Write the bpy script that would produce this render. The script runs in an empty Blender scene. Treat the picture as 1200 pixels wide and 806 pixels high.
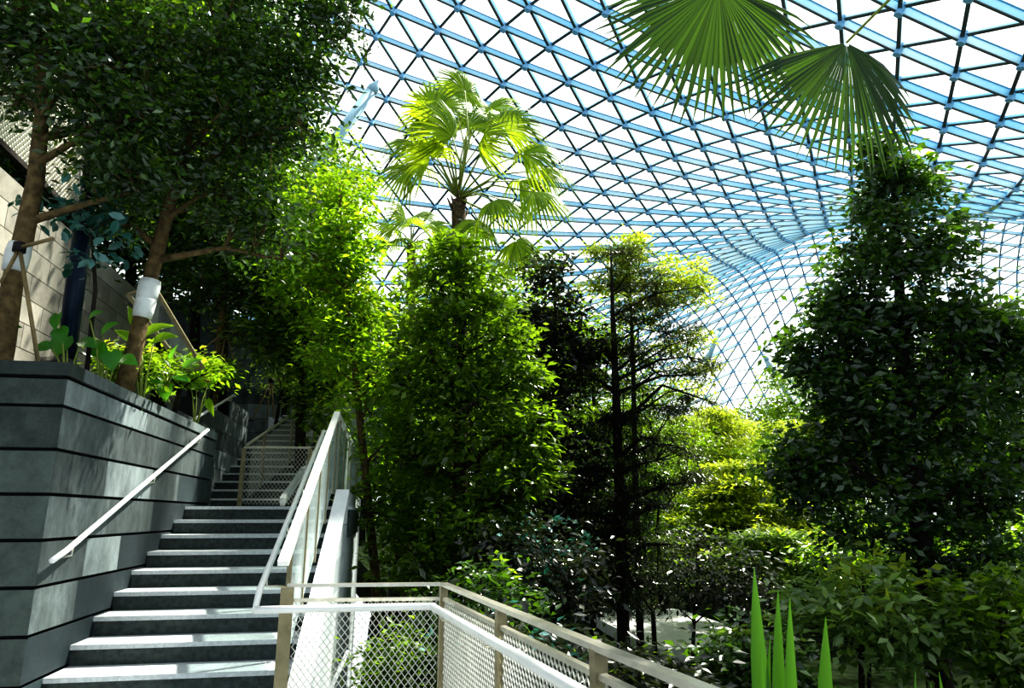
import bpy, math, random
import numpy as np
from mathutils import Vector, Matrix

rng = np.random.default_rng(7)
random.seed(7)
C = bpy.context.scene.collection

# ------------------------------------------------------------------ camera geometry
F = 810.0; TH = math.radians(13.9); PS = math.radians(10.0)
EYE = np.array([0, 0, 1.70])
FH = np.array([math.sin(PS), math.cos(PS), 0.0]); RT = np.array([math.cos(PS), -math.sin(PS), 0.0]); UPW = np.array([0, 0, 1.0])
FW = FH * math.cos(TH) + UPW * math.sin(TH); UP = -FH * math.sin(TH) + UPW * math.cos(TH)

def at(px, py, D):
    """world point seen at pixel (px, py), D metres ahead"""
    r = (px - 600) * RT - (py - 403) * UP + F * FW
    return EYE + r * D / (r @ FH)

def atX(px, py, X):
    r = (px - 600) * RT - (py - 403) * UP + F * FW
    return EYE + r * X / r[0]

# ------------------------------------------------------------------ object helpers
def tag(o, label=None, cat=None, group=None, kind=None):
    if label: o['label'] = label
    if cat: o['category'] = cat
    if group: o['group'] = group
    if kind: o['kind'] = kind
    return o

def empty(name, loc=(0, 0, 0), label=None, cat=None, group=None, kind=None):
    o = bpy.data.objects.new(name, None); C.objects.link(o)
    o.location = Vector([float(c) for c in loc]); o.empty_display_size = .2
    return tag(o, label, cat, group, kind)

def link(name, me, parent=None):
    o = bpy.data.objects.new(name, me); C.objects.link(o)
    if parent is not None: o.parent = parent
    return o

class MB:
    """collects shapes; build() links them as one mesh object"""
    def __init__(s, origin=(0, 0, 0)):
        s.v = []; s.f = []; s.m = []; s.o = np.array(origin, float); s.smooth = []
    def add(s, vs, fs, m=0, smooth=False):
        b = len(s.v); s.v += [tuple(np.asarray(p, float) - s.o) for p in vs]
        s.f += [tuple(b + i for i in f) for f in fs]; s.m += [m] * len(fs); s.smooth += [smooth] * len(fs)
    def box(s, a, b, m=0, bev=0.0):
        x0, y0, z0 = a; x1, y1, z1 = b
        s.add([(x0, y0, z0), (x1, y0, z0), (x1, y1, z0), (x0, y1, z0), (x0, y0, z1), (x1, y0, z1), (x1, y1, z1), (x0, y1, z1)],
              [(0, 3, 2, 1), (4, 5, 6, 7), (0, 1, 5, 4), (1, 2, 6, 5), (2, 3, 7, 6), (3, 0, 4, 7)], m)
    def hexa(s, bot, top, m=0):
        s.add(list(bot) + list(top), [(3, 2, 1, 0), (4, 5, 6, 7), (0, 1, 5, 4), (1, 2, 6, 5), (2, 3, 7, 6), (3, 0, 4, 7)], m)
    def bar(s, p, q, w, h, m=0, up=(0, 0, 1)):
        p = np.asarray(p, float); q = np.asarray(q, float); d = q - p; d /= np.linalg.norm(d)
        u = np.asarray(up, float); x = np.cross(d, u); n = np.linalg.norm(x)
        if n < 1e-5: x = np.array([1., 0, 0])
        else: x /= n
        u = np.cross(x, d)
        c = [(-1, -1), (1, -1), (1, 1), (-1, 1)]
        s.hexa([p + x * w / 2 * a + u * h / 2 * b for a, b in c], [q + x * w / 2 * a + u * h / 2 * b for a, b in c], m)
    def tube(s, pts, radii, n=8, m=0, cap=True):
        pts = [np.asarray(p, float) for p in pts]
        if np.isscalar(radii): radii = [radii] * len(pts)
        vs = []; fs = []; ref = None
        for i, p in enumerate(pts):
            d = (pts[min(i + 1, len(pts) - 1)] - pts[max(i - 1, 0)]); d = d / (np.linalg.norm(d) + 1e-9)
            if ref is None: ref = np.array([1., 0, 0]) if abs(d[0]) < .9 else np.array([0, 1., 0])
            x = ref - d * (ref @ d); x /= np.linalg.norm(x); y = np.cross(d, x); ref = x
            for k in range(n):
                a = 2 * math.pi * k / n
                vs.append(p + radii[i] * (math.cos(a) * x + math.sin(a) * y))
        for i in range(len(pts) - 1):
            for k in range(n):
                fs.append((i * n + k, i * n + (k + 1) % n, (i + 1) * n + (k + 1) % n, (i + 1) * n + k))
        if cap:
            fs.append(tuple(range(n))[::-1]); fs.append(tuple((len(pts) - 1) * n + k for k in range(n)))
        s.add(vs, fs, m, smooth=(n > 4))
    def build(s, name, mats, parent=None):
        me = bpy.data.meshes.new(name); me.from_pydata(s.v, [], s.f)
        for m in (mats if isinstance(mats, (list, tuple)) else [mats]): me.materials.append(m)
        if any(s.m): me.polygons.foreach_set('material_index', s.m)
        if any(s.smooth): me.polygons.foreach_set('use_smooth', s.smooth)
        me.update()
        return link(name, me, parent)

def fast_mesh(name, V, Fc, mat, parent=None):
    """V (n,3), Fc (m,k) arrays"""
    me = bpy.data.meshes.new(name); m, k = Fc.shape
    me.vertices.add(len(V)); me.vertices.foreach_set('co', V.astype(np.float32).ravel())
    me.loops.add(m * k); me.loops.foreach_set('vertex_index', Fc.astype(np.int32).ravel())
    me.polygons.add(m); me.polygons.foreach_set('loop_start', np.arange(0, m * k, k, dtype=np.int32))
    me.update(calc_edges=True); me.materials.append(mat)
    return link(name, me, parent)

# ------------------------------------------------------------------ materials
def new_mat(name):
    m = bpy.data.materials.new(name); m.use_nodes = True; nt = m.node_tree; nt.nodes.clear()
    out = nt.nodes.new('ShaderNodeOutputMaterial'); return m, nt, out

def principled(nt, col=(.5, .5, .5), rough=.5, metal=0.0, spec=.5):
    b = nt.nodes.new('ShaderNodeBsdfPrincipled'); b.inputs['Base Color'].default_value = (*col, 1)
    b.inputs['Roughness'].default_value = rough; b.inputs['Metallic'].default_value = metal
    b.inputs['Specular IOR Level'].default_value = spec
    return b

def ramp(nt, src, stops):
    r = nt.nodes.new('ShaderNodeValToRGB'); e = r.color_ramp.elements
    while len(e) < len(stops): e.new(.5)
    for i, (p, c) in enumerate(stops): e[i].position = p; e[i].color = (*c, 1)
    nt.links.new(src, r.inputs['Fac']); return r

def plain(name, col, rough=.5, metal=0.0, spec=.4, var=.15, scale=6.0, bump=0.0):
    m, nt, out = new_mat(name); b = principled(nt, col, rough, metal, spec)
    tc = nt.nodes.new('ShaderNodeTexCoord'); n = nt.nodes.new('ShaderNodeTexNoise'); n.inputs['Scale'].default_value = scale; n.inputs['Detail'].default_value = 6
    nt.links.new(tc.outputs['Object'], n.inputs['Vector'])
    lo = tuple(c * (1 - var) for c in col); hi = tuple(min(1, c * (1 + var)) for c in col)
    r = ramp(nt, n.outputs['Fac'], [(.3, lo), (.7, hi)]); nt.links.new(r.outputs['Color'], b.inputs['Base Color'])
    if bump:
        bp = nt.nodes.new('ShaderNodeBump'); bp.inputs['Strength'].default_value = bump; bp.inputs['Distance'].default_value = .02
        nt.links.new(n.outputs['Fac'], bp.inputs['Height']); nt.links.new(bp.outputs['Normal'], b.inputs['Normal'])
    nt.links.new(b.outputs[0], out.inputs[0]); return m

def stone(name, dark, mid, light, rough=.75, stretch=(1, 1, 1)):
    """cut stone: every block its own tone, with weathering streaks"""
    m, nt, out = new_mat(name); b = principled(nt, mid, rough)
    g = nt.nodes.new('ShaderNodeNewGeometry')
    tc = nt.nodes.new('ShaderNodeTexCoord'); mp = nt.nodes.new('ShaderNodeMapping'); mp.inputs['Scale'].default_value = stretch
    nt.links.new(tc.outputs['Object'], mp.inputs['Vector'])
    n = nt.nodes.new('ShaderNodeTexNoise'); n.inputs['Scale'].default_value = 5.0; n.inputs['Detail'].default_value = 12; n.inputs['Roughness'].default_value = .78
    nt.links.new(mp.outputs[0], n.inputs['Vector'])
    a = nt.nodes.new('ShaderNodeMath'); a.operation = 'MULTIPLY_ADD'; a.inputs[1].default_value = .45; nt.links.new(g.outputs['Random Per Island'], a.inputs[0])
    s2 = nt.nodes.new('ShaderNodeMath'); s2.operation = 'MULTIPLY'; s2.inputs[1].default_value = 1.0; nt.links.new(n.outputs['Fac'], s2.inputs[0])
    nt.links.new(s2.outputs[0], a.inputs[2])
    r = ramp(nt, a.outputs[0], [(.35, dark), (.68, mid), (1.0, light)]); nt.links.new(r.outputs['Color'], b.inputs['Base Color'])
    n2 = nt.nodes.new('ShaderNodeTexNoise'); n2.inputs['Scale'].default_value = 90; nt.links.new(tc.outputs['Object'], n2.inputs['Vector'])
    bp = nt.nodes.new('ShaderNodeBump'); bp.inputs['Strength'].default_value = .25; bp.inputs['Distance'].default_value = .006
    nt.links.new(n2.outputs['Fac'], bp.inputs['Height']); nt.links.new(bp.outputs['Normal'], b.inputs['Normal'])
    nt.links.new(b.outputs[0], out.inputs[0]); return m

def leafmat(name, dark, mid, light, trans, tfac=.4, rough=.35, spec=.5):
    """leaf: per-leaf tone, glossy skin, light shining through"""
    m, nt, out = new_mat(name); g = nt.nodes.new('ShaderNodeNewGeometry')
    r = ramp(nt, g.outputs['Random Per Island'], [(0, dark), (.55, mid), (1, light)])
    b = principled(nt, mid, rough, 0, spec); nt.links.new(r.outputs['Color'], b.inputs['Base Color'])
    t = nt.nodes.new('ShaderNodeBsdfTranslucent')
    r2 = ramp(nt, g.outputs['Random Per Island'], [(0, tuple(c * .6 for c in trans)), (1, trans)]); nt.links.new(r2.outputs['Color'], t.inputs['Color'])
    mx = nt.nodes.new('ShaderNodeMixShader'); mx.inputs[0].default_value = tfac
    nt.links.new(b.outputs[0], mx.inputs[1]); nt.links.new(t.outputs[0], mx.inputs[2]); nt.links.new(mx.outputs[0], out.inputs[0]); return m

M = {}
M['slate'] = stone('slate_cladding', (.016, .024, .024), (.085, .108, .108), (.24, .285, .29), stretch=(1, 1, .5))
M['slate_shaded'] = stone('shaded_slate', (.008, .014, .011), (.034, .048, .042), (.09, .115, .10))  # darkened slate copy, shade painted into the front face colour
M['slate_dark'] = stone('dark_slate', (.004, .010, .012), (.012, .024, .028), (.03, .05, .056))  # darker slate for the side blocks along the steps
M['joint'] = plain('dark_joint', (.008, .009, .009), .9)
M['beige'] = stone('pale_block', (.16, .15, .125), (.30, .285, .24), (.42, .40, .34))
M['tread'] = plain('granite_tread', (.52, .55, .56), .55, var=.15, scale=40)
M['riser'] = plain('shaded_granite_riser', (.045, .06, .056), .7, var=.45, scale=25)  # dark colour carries the shade on faces turned from the sun
M['floor'] = plain('granite_floor', (.4, .42, .42), .6, var=.2, scale=20)
M['soil'] = plain('soil', (.03, .024, .016), .95, spec=.03, var=.5, scale=8, bump=.6)
M['valley'] = plain('leaf_litter', (.016, .026, .010), .95, spec=.02, var=.7, scale=4, bump=.8)
M['pave'] = plain('pale_paving', (.7, .7, .68), .7, var=.1)
M['white_metal'] = plain('white_painted_metal', (.82, .83, .80), .35, .1, var=.05)
M['steel'] = plain('brushed_steel', (.62, .60, .52), .32, .75, var=.12, scale=15)
M['post'] = plain('olive_steel_post', (.27, .24, .15), .42, .45, var=.2, scale=12)
M['wire'] = plain('wire_mesh_steel', (.55, .56, .52), .4, .6, var=.1)
M['coping'] = plain('pale_stringer_top', (.80, .82, .84), .5, var=.06)
M['string'] = stone('stringer_cladding', (.30, .35, .36), (.46, .52, .53), (.62, .66, .66))
M['navy'] = plain('navy_paint', (.012, .028, .06), .35, .3, var=.2)
M['bark'] = plain('brown_bark', (.14, .10, .045), .9, var=.5, scale=14, bump=.8)
M['bark_dark'] = plain('dark_bark', (.022, .018, .013), .9, var=.5, scale=14, bump=.8)
M['bark_palm'] = plain('fibrous_palm_bark', (.12, .085, .05), .95, var=.6, scale=18, bump=1.0)
M['wrap'] = plain('bandage_wrap', (.75, .78, .76), .8, var=.12, scale=10, bump=.4)
M['bamboo'] = plain('timber_prop', (.22, .17, .08), .7, var=.3, scale=10)
M['black'] = plain('black_rubber', (.01, .01, .012), .6)
M['roof_side'] = plain('roof_beam_paint', (.72, .93, 1.0), .45, .0, var=.04)
def web_mat():
    m, nt, out = new_mat('roof_web_paint'); b = principled(nt, (.80, .95, 1.0), .4); t = nt.nodes.new('ShaderNodeBsdfTranslucent'); t.inputs['Color'].default_value = (.80, .95, 1.0, 1)
    tc = nt.nodes.new('ShaderNodeTexCoord'); n = nt.nodes.new('ShaderNodeTexNoise'); n.inputs['Scale'].default_value = .08; nt.links.new(tc.outputs['Object'], n.inputs['Vector'])
    r = ramp(nt, n.outputs['Fac'], [(.35, (.55, .86, 1.0)), (.65, (.85, .97, 1.0))]); nt.links.new(r.outputs['Color'], b.inputs['Base Color']); nt.links.new(r.outputs['Color'], t.inputs['Color'])
    mx = nt.nodes.new('ShaderNodeMixShader'); mx.inputs[0].default_value = .4; nt.links.new(b.outputs[0], mx.inputs[1]); nt.links.new(t.outputs[0], mx.inputs[2]); nt.links.new(mx.outputs[0], out.inputs[0]); return m
M['roof_side'] = web_mat()
M['roof_flange'] = plain('roof_flange_paint', (.10, .12, .12), .5, .2, var=.1)
M['roof_node'] = plain('roof_node_paint', (.30, .58, .86), .45, 0, var=.08)
M['roof_edge'] = plain('roof_edge_blue', (.04, .30, .52), .45)
M['strut'] = plain('pale_strut_paint', (.42, .60, .68), .4, 0, var=.04)
# leaves
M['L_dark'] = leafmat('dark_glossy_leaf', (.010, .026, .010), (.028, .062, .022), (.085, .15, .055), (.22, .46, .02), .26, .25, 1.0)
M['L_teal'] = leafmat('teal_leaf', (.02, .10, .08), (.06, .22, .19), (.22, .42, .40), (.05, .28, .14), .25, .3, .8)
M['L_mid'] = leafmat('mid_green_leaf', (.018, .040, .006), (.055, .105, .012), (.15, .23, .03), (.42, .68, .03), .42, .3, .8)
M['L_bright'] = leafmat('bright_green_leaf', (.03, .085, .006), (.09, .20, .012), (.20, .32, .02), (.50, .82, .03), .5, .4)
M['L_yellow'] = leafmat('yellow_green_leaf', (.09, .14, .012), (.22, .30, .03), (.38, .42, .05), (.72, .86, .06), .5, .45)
M['L_black'] = leafmat('dark_purple_leaf', (.010, .013, .009), (.020, .026, .016), (.06, .07, .045), (.10, .14, .03), .2, .28, .9)  # dark leaf colour of the near-black tree, tiered tree and shrubs
M['L_palm'] = leafmat('palm_leaf', (.035, .12, .008), (.10, .24, .012), (.28, .40, .02), (.66, .86, .03), .5, .34)
M['L_fan'] = leafmat('fan_leaf', (.004, .030, .004), (.010, .05, .006), (.04, .10, .010), (.16, .32, .012), .26, .26, .6)
M['L_broad'] = leafmat('broad_green_leaf', (.02, .11, .02), (.03, .19, .03), (.10, .30, .03), (.3, .75, .04), .45, .35)
M['L_pale'] = leafmat('pale_grey_green_leaf', (.05, .11, .03), (.15, .25, .08), (.42, .52, .28), (.5, .74, .10), .38, .3, 1.0)
M['L_sword'] = leafmat('sword_leaf', (.015, .085, .012), (.035, .15, .018), (.09, .24, .025), (.2, .48, .03), .3, .4)
M['petiole'] = plain('petiole_green', (.26, .32, .07), .5, var=.2)

def glass_mat():
    m, nt, out = new_mat('roof_glass')
    t = nt.nodes.new('ShaderNodeBsdfTransparent'); t.inputs['Color'].default_value = (.97, .99, 1, 1)
    g = nt.nodes.new('ShaderNodeBsdfGlossy'); g.inputs['Roughness'].default_value = .05; g.inputs['Color'].default_value = (.8, .93, 1, 1)
    n = nt.nodes.new('ShaderNodeTexNoise'); n.inputs['Scale'].default_value = .15
    tc = nt.nodes.new('ShaderNodeTexCoord'); nt.links.new(tc.outputs['Object'], n.inputs['Vector'])
    mx = nt.nodes.new('ShaderNodeMixShader'); mu = nt.nodes.new('ShaderNodeMath'); mu.operation = 'MULTIPLY'; mu.inputs[1].default_value = .08
    nt.links.new(n.outputs['Fac'], mu.inputs[0]); nt.links.new(mu.outputs[0], mx.inputs[0])
    nt.links.new(t.outputs[0], mx.inputs[1]); nt.links.new(g.outputs[0], mx.inputs[2]); nt.links.new(mx.outputs[0], out.inputs[0]); return m
M['glass'] = glass_mat()

def panel_glass():
    m, nt, out = new_mat('balustrade_glass')
    t = nt.nodes.new('ShaderNodeBsdfTransparent'); t.inputs['Color'].default_value = (.86, .93, .92, 1)
    g = principled(nt, (.62, .70, .70), .25); n = nt.nodes.new('ShaderNodeTexNoise'); n.inputs['Scale'].default_value = 3
    mx = nt.nodes.new('ShaderNodeMixShader'); mu = nt.nodes.new('ShaderNodeMath'); mu.operation = 'MULTIPLY'; mu.inputs[1].default_value = .75
    nt.links.new(n.outputs['Fac'], mu.inputs[0]); nt.links.new(mu.outputs[0], mx.inputs[0])
    nt.links.new(t.outputs[0], mx.inputs[1]); nt.links.new(g.outputs[0], mx.inputs[2]); nt.links.new(mx.outputs[0], out.inputs[0]); return m
M['panel'] = panel_glass()

# ------------------------------------------------------------------ the glass roof
def roof_point(i, j):
    o = np.array([-2.756, 57.4]); a = np.array([1.979, 3.877]); b = np.array([2.175, -3.143])
    x, y = o + i * a + j * b
    ys = y if y < 100 else 100 + 30 * math.tanh((y - 100) / 30)
    xs = x if x > -45 else -45 + 20 * math.tanh((x + 45) / 20)
    s, t = xs / 40, ys / 40
    z = 43.32 + 5.01 * t - 3.79 * t * t - 43.02 * s + 21.34 * s * t - .63 * s * s
    z = 25 + 5 * math.log1p(math.exp(min(60, (z - 25) / 5)))
    z = min(z, 52 + 4 * math.tanh((z - 52) / 8)) if z > 52 else z
    Yb, R = 118.0, 46.0
    if y > Yb:
        an = (y - Yb) / R
        if an > math.pi / 2: z -= R + (an - math.pi / 2) * R; y = Yb + R
        else: z -= R * (1 - math.cos(an)); y = Yb + R * math.sin(an)
    Xb, R2 = -42.0, 26.0
    if x < Xb:
        an = (Xb - x) / R2
        if an > math.pi / 2: z -= R2 + (an - math.pi / 2) * R2; x = Xb - R2
        else: z -= R2 * (1 - math.cos(an)); x = Xb - R2 * math.sin(an)
    return np.array([x, y, z])

def build_roof():
    S = .8; pts = {}
    for i in range(-45, 75):
        for j in range(-62, 85):
            p = roof_point(i, j)
            if -75 < p[0] < 165 and -12 < p[1] < 170 and -9 < p[2] < 62:
                q = p * S; pts[(i, j)] = EYE + RT * q[0] + FH * q[1] + UPW * q[2]
    # normals from neighbours
    def nrm(k):
        i, j = k; n = np.zeros(3); p = pts[k]; ring = [(1, 0), (1, 1), (0, 1), (-1, 0), (-1, -1), (0, -1)]
        for u in range(6):
            a = pts.get((i + ring[u][0], j + ring[u][1])); b = pts.get((i + ring[(u + 1) % 6][0], j + ring[(u + 1) % 6][1]))
            if a is not None and b is not None: n += np.cross(a - p, b - p)
        l = np.linalg.norm(n)
        n = n / l if l > 1e-9 else np.array([0, 0, 1.])
        return n if n @ (EYE + np.array([0, 40, 0]) - p) < 0 else -n      # outward
    N = {k: nrm(k) for k in pts}
    keys = list(pts); ix = {k: n for n, k in enumerate(keys)}
    wid = .12
    gl = []; beams = MB(); nodes = MB()
    for (i, j) in keys:
        for tri in (((i, j), (i + 1, j), (i + 1, j + 1)), ((i, j), (i + 1, j + 1), (i, j + 1))):
            if all(t in ix for t in tri): gl.append([ix[t] for t in tri])
        for d, depth in (((1, 0), .34), ((0, 1), .16), ((1, 1), .50)):
            k2 = (i + d[0], j + d[1])
            if k2 not in ix: continue
            p, q = pts[(i, j)], pts[k2]; n = N[(i, j)] + N[k2]; n /= np.linalg.norm(n)
            e = q - p; L = np.linalg.norm(e)
            if L > 9: continue
            x = np.cross(e / L, n); x /= np.linalg.norm(x)
            w = x * wid / 2; fw_ = x * wid * (.85 if d != (1, 1) else .6); lo = -n * depth; fl = -n * (depth + .06)
            # deep blue web, dark lower flange
            beams.add([p - w, p + w, q + w, q - w, p - w + lo, p + w + lo, q + w + lo, q - w + lo],
                      [(0, 4, 7, 3), (1, 2, 6, 5), (0, 3, 2, 1)], 0)
            if d == (1, 1):
                w2 = w * 1.25; lo2 = -n * .09
                beams.add([p - w2, p + w2, q + w2, q - w2, p - w2 + lo2, p + w2 + lo2, q + w2 + lo2, q - w2 + lo2], [(0, 4, 7, 3), (1, 2, 6, 5), (4, 5, 6, 7)], 2)
            beams.add([p - fw_ + lo, p + fw_ + lo, q + fw_ + lo, q - fw_ + lo, p - fw_ + fl, p + fw_ + fl, q + fw_ + fl, q - fw_ + fl],
                      [(4, 7, 6, 5), (0, 4, 5, 1), (3, 2, 6, 7), (0, 3, 7, 4), (1, 5, 6, 2)], 1)
        p = pts[(i, j)]; n = N[(i, j)]
        u = np.cross(n, [0, 1., .3]); u /= np.linalg.norm(u); v = np.cross(n, u)
        vs = [p - n * h + .24 * (math.cos(a) * u + math.sin(a) * v) for h in (.66, -.02) for a in np.arange(6) * math.pi / 3]
        nodes.add(vs, [tuple(range(6))] + [tuple(range(11, 5, -1))] + [(k, (k + 1) % 6, 6 + (k + 1) % 6, 6 + k) for k in range(6)], 0)
    V = np.array([pts[k] for k in keys])
    ce = fast_mesh('ceiling', V, np.array(gl), M['glass']); tag(ce, 'curved glass roof on a blue-grey triangular steel grid', kind='structure')
    b = beams.build('steel_lattice', [M['roof_side'], M['roof_flange'], M['roof_edge']], ce); b['label'] = 'blue-sided steel beams in a triangular grid'
    nd = nodes.build('lattice_nodes', M['roof_node'], ce); nd['kind'] = 'stuff'; nd['label'] = 'blue steel hubs where roof beams meet'
build_roof()

def strut(p, q, r, label):
    t = empty('roof_strut', p, label, 'column')
    mb = MB(p); mb.tube([p, q], r, 14); mb.build('shaft', M['strut'], t)
    d = (q - p) / np.linalg.norm(q - p)
    mb = MB(p); mb.tube([q - d * r, q, q + d * r * 1.6], [r * 1.02, r * 1.02, r * .3], 14); mb.build('tapered_end', M['strut'], t)
strut(at(330, 250, 46), at(438, 103, 46), .42, 'thick white slanting tube strut at the canopy edge, beside the fan palm')
strut(at(826, 432, 100), at(843, 386, 100), .36, 'short white slanting strut far off, left of the other distant strut')
strut(at(945, 500, 100), at(898, 420, 100), .36, 'long white slanting strut far off, leaning left below the roof edge')

# ------------------------------------------------------------------ stairs and paving
R_, T_ = .15, .38
def step_mesh(parent, k, x0, x1, y, z, depth, base):
    mb = MB(parent.location)
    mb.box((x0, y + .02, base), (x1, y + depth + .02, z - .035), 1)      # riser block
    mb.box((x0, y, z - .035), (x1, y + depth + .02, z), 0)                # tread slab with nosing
    return mb.build('step', [M['tread'], M['riser']], parent)

st = empty('staircase', (-1.45, 4.94, .15), 'wide grey granite stair flight climbing between stone wall and white stringer', 'stairs')
for k in range(-2, 8): step_mesh(st, k, -2.3, -.6, 5.7 + T_ * k, .60 + R_ * k, T_ + .02, .60 + R_ * (k - 1) - .03 if k > -2 else .12)

def slab(name, a, b, mat, label):
    mb = MB(); mb.box(a, b); o = mb.build(name, mat); tag(o, label, kind='structure'); return o
slab('floor', (-3.2, -2.5, -.1), (1.05, 4.97, .15), M['floor'], 'grey granite landing at the foot of the stairs')
slab('floor_upper', (-3.4, 8.745, 1.765), (-.42, 11.75, 1.80), M['tread'], 'grey stone landing between the two stair flights')

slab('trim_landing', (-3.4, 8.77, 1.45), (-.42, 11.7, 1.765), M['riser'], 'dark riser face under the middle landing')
# upper flight, turned a little to the right
A2 = math.radians(6)
U0 = np.array([-2.9, 11.6, 1.8])
def up2(x, y, z):
    return U0 + np.array([x * math.cos(A2) + y * math.sin(A2), -x * math.sin(A2) + y * math.cos(A2), z])
st2 = empty('staircase', U0, 'narrow shaded upper stair flight seen beyond the landing', 'stairs')
for k in range(14):
    mb = MB(U0); y = .36 * k; z = .15 * (k + 1); x1 = 1.25
    mb.hexa([up2(0, y + .02, z - .19), up2(x1, y + .02, z - .19), up2(x1, y + .40, z - .19), up2(0, y + .40, z - .19)],
            [up2(0, y + .02, z - .03), up2(x1, y + .02, z - .03), up2(x1, y + .40, z - .03), up2(0, y + .40, z - .03)], 1)
    mb.hexa([up2(0, y, z - .03), up2(x1, y, z - .03), up2(x1, y + .40, z - .03), up2(0, y + .40, z - .03)],
            [up2(0, y, z), up2(x1, y, z), up2(x1, y + .40, z), up2(0, y + .40, z)], 0)
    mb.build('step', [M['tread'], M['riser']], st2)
mb = MB(U0); mb.hexa([up2(-.4, 5.04, 1.6), up2(3.2, 5.04, 1.6), up2(3.2, 6.6, 1.6), up2(-.4, 6.6, 1.6)], [up2(-.4, 5.04, 2.1), up2(3.2, 5.04, 2.1), up2(3.2, 6.6, 2.1), up2(-.4, 6.6, 2.1)])
o = mb.build('upper_landing', M['floor'], st2)

# ------------------------------------------------------------------ left retaining wall
def wall_left():
    X, Y, Y1 = -2.3, 5.37, 9.9
    mb = MB()
    # dark core shows in the joints
    mb.box((-8, Y + .03, -.1), (X - .03, Y1 - .02, 2.70), 2)
    tops = [2.66, 2.455, 2.148, 1.84, 1.533, 1.226, .918, .61, .30]
    g = .012
    for c, zt in enumerate(tops):
        zb = tops[c + 1] if c + 1 < len(tops) else -.05
        # front face blocks (towards the landing)
        x = X; L = [1.9, 1.3, 1.6, 1.45][c % 4]
        while x > -8:
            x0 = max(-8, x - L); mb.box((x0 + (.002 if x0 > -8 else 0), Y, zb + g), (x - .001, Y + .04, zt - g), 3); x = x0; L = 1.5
        # side face blocks along the stairs, dark where they meet the steps
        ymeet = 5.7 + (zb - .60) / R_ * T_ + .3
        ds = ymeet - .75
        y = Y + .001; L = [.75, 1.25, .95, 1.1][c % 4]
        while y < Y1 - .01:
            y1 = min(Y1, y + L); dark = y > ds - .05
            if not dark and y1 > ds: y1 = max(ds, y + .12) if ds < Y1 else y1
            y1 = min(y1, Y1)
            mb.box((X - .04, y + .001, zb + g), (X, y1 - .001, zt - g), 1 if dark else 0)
            y = y1; L = [1.0, .8, 1.15][int(y * 7) % 3]
    # end return at the landing
    mb.box((X - .9, Y1 - .02, 1.5), (X, Y1 + .02, 2.66), 0)
    # coping
    x = X + .0
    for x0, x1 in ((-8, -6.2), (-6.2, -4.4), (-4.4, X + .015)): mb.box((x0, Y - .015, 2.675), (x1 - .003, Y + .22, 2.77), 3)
    y = Y + .22
    while y < Y1: mb.box((X - .22, y + .003, 2.675), (X + .015, min(y + 1.2, Y1), 2.77), 0); y += 1.2
    o = mb.build('wall_left', [M['slate'], M['slate_dark'], M['joint'], M['slate_shaded']]); tag(o, 'dark grey slate-clad retaining wall beside the stairs', kind='structure')
wall_left()

def block_wall(name, p0, p1, zb, zt0, zt1, mat, label, bh=.3, bl=.8, thick=.25):
    """coursed block wall from p0 to p1 (plan), top sloping from zt0 to zt1 in steps"""
    p0 = np.array([*p0, 0.]); p1 = np.array([*p1, 0.]); d = p1 - p0; L = np.linalg.norm(d); d /= L; nx = np.array([d[1], -d[0], 0])
    mb = MB(); n = int((max(zt0, zt1) - zb) / bh + .5)
    for r in range(n):
        z0 = zb + r * bh; y = -((r % 2) * bl / 2)
        while y < L:
            a, b = max(0, y), min(L, y + bl); ztop = zt0 + (zt1 - zt0) * ((a + b) / 2 / L)
            if b - a > .03 and z0 + bh * .6 < ztop:
                q0 = p0 + d * (a + .006); q1 = p0 + d * (b - .006); w = nx * -.06
                up = np.array([0, 0, 1.])
                mb.hexa([q0 + up * (z0 + .006), q1 + up * (z0 + .006), q1 + w + up * (z0 + .006), q0 + w + up * (z0 + .006)],
                        [q0 + up * (z0 + bh - .006), q1 + up * (z0 + bh - .006), q1 + w + up * (z0 + bh - .006), q0 + w + up * (z0 + bh - .006)], 0)
                w2 = nx * -thick; e = nx * -.02; u0, u1 = p0 + d * a, p0 + d * b
                mb.hexa([u0 + e + up * z0, u1 + e + up * z0, u1 + w2 + up * z0, u0 + w2 + up * z0],
                        [u0 + e + up * (z0 + bh), u1 + e + up * (z0 + bh), u1 + w2 + up * (z0 + bh), u0 + w2 + up * (z0 + bh)], 1)
            y += bl
    o = mb.build(name, [mat, M['joint']]); tag(o, label, kind='structure'); return o
block_wall('wall_left_upper', (-2.97, 9.95), (-2.97, 15.4), 1.5, 3.1, 4.0, M['slate'], 'stepped grey stone wall beside the upper stairs', .33, .9)
block_wall('wall_back', (-4.9, 4.0), (-4.9, 17), 2.5, 6.1, 6.1, M['beige'], 'pale block wall high behind the planted terrace', .34, .85)
block_wall('wall_far', (-14, 18.4), (-.6, 20.45), 1.5, 9.6, 6.4, M['slate'], 'shaded grey wall behind the top of the stairs', .4, 1.2)

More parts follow.
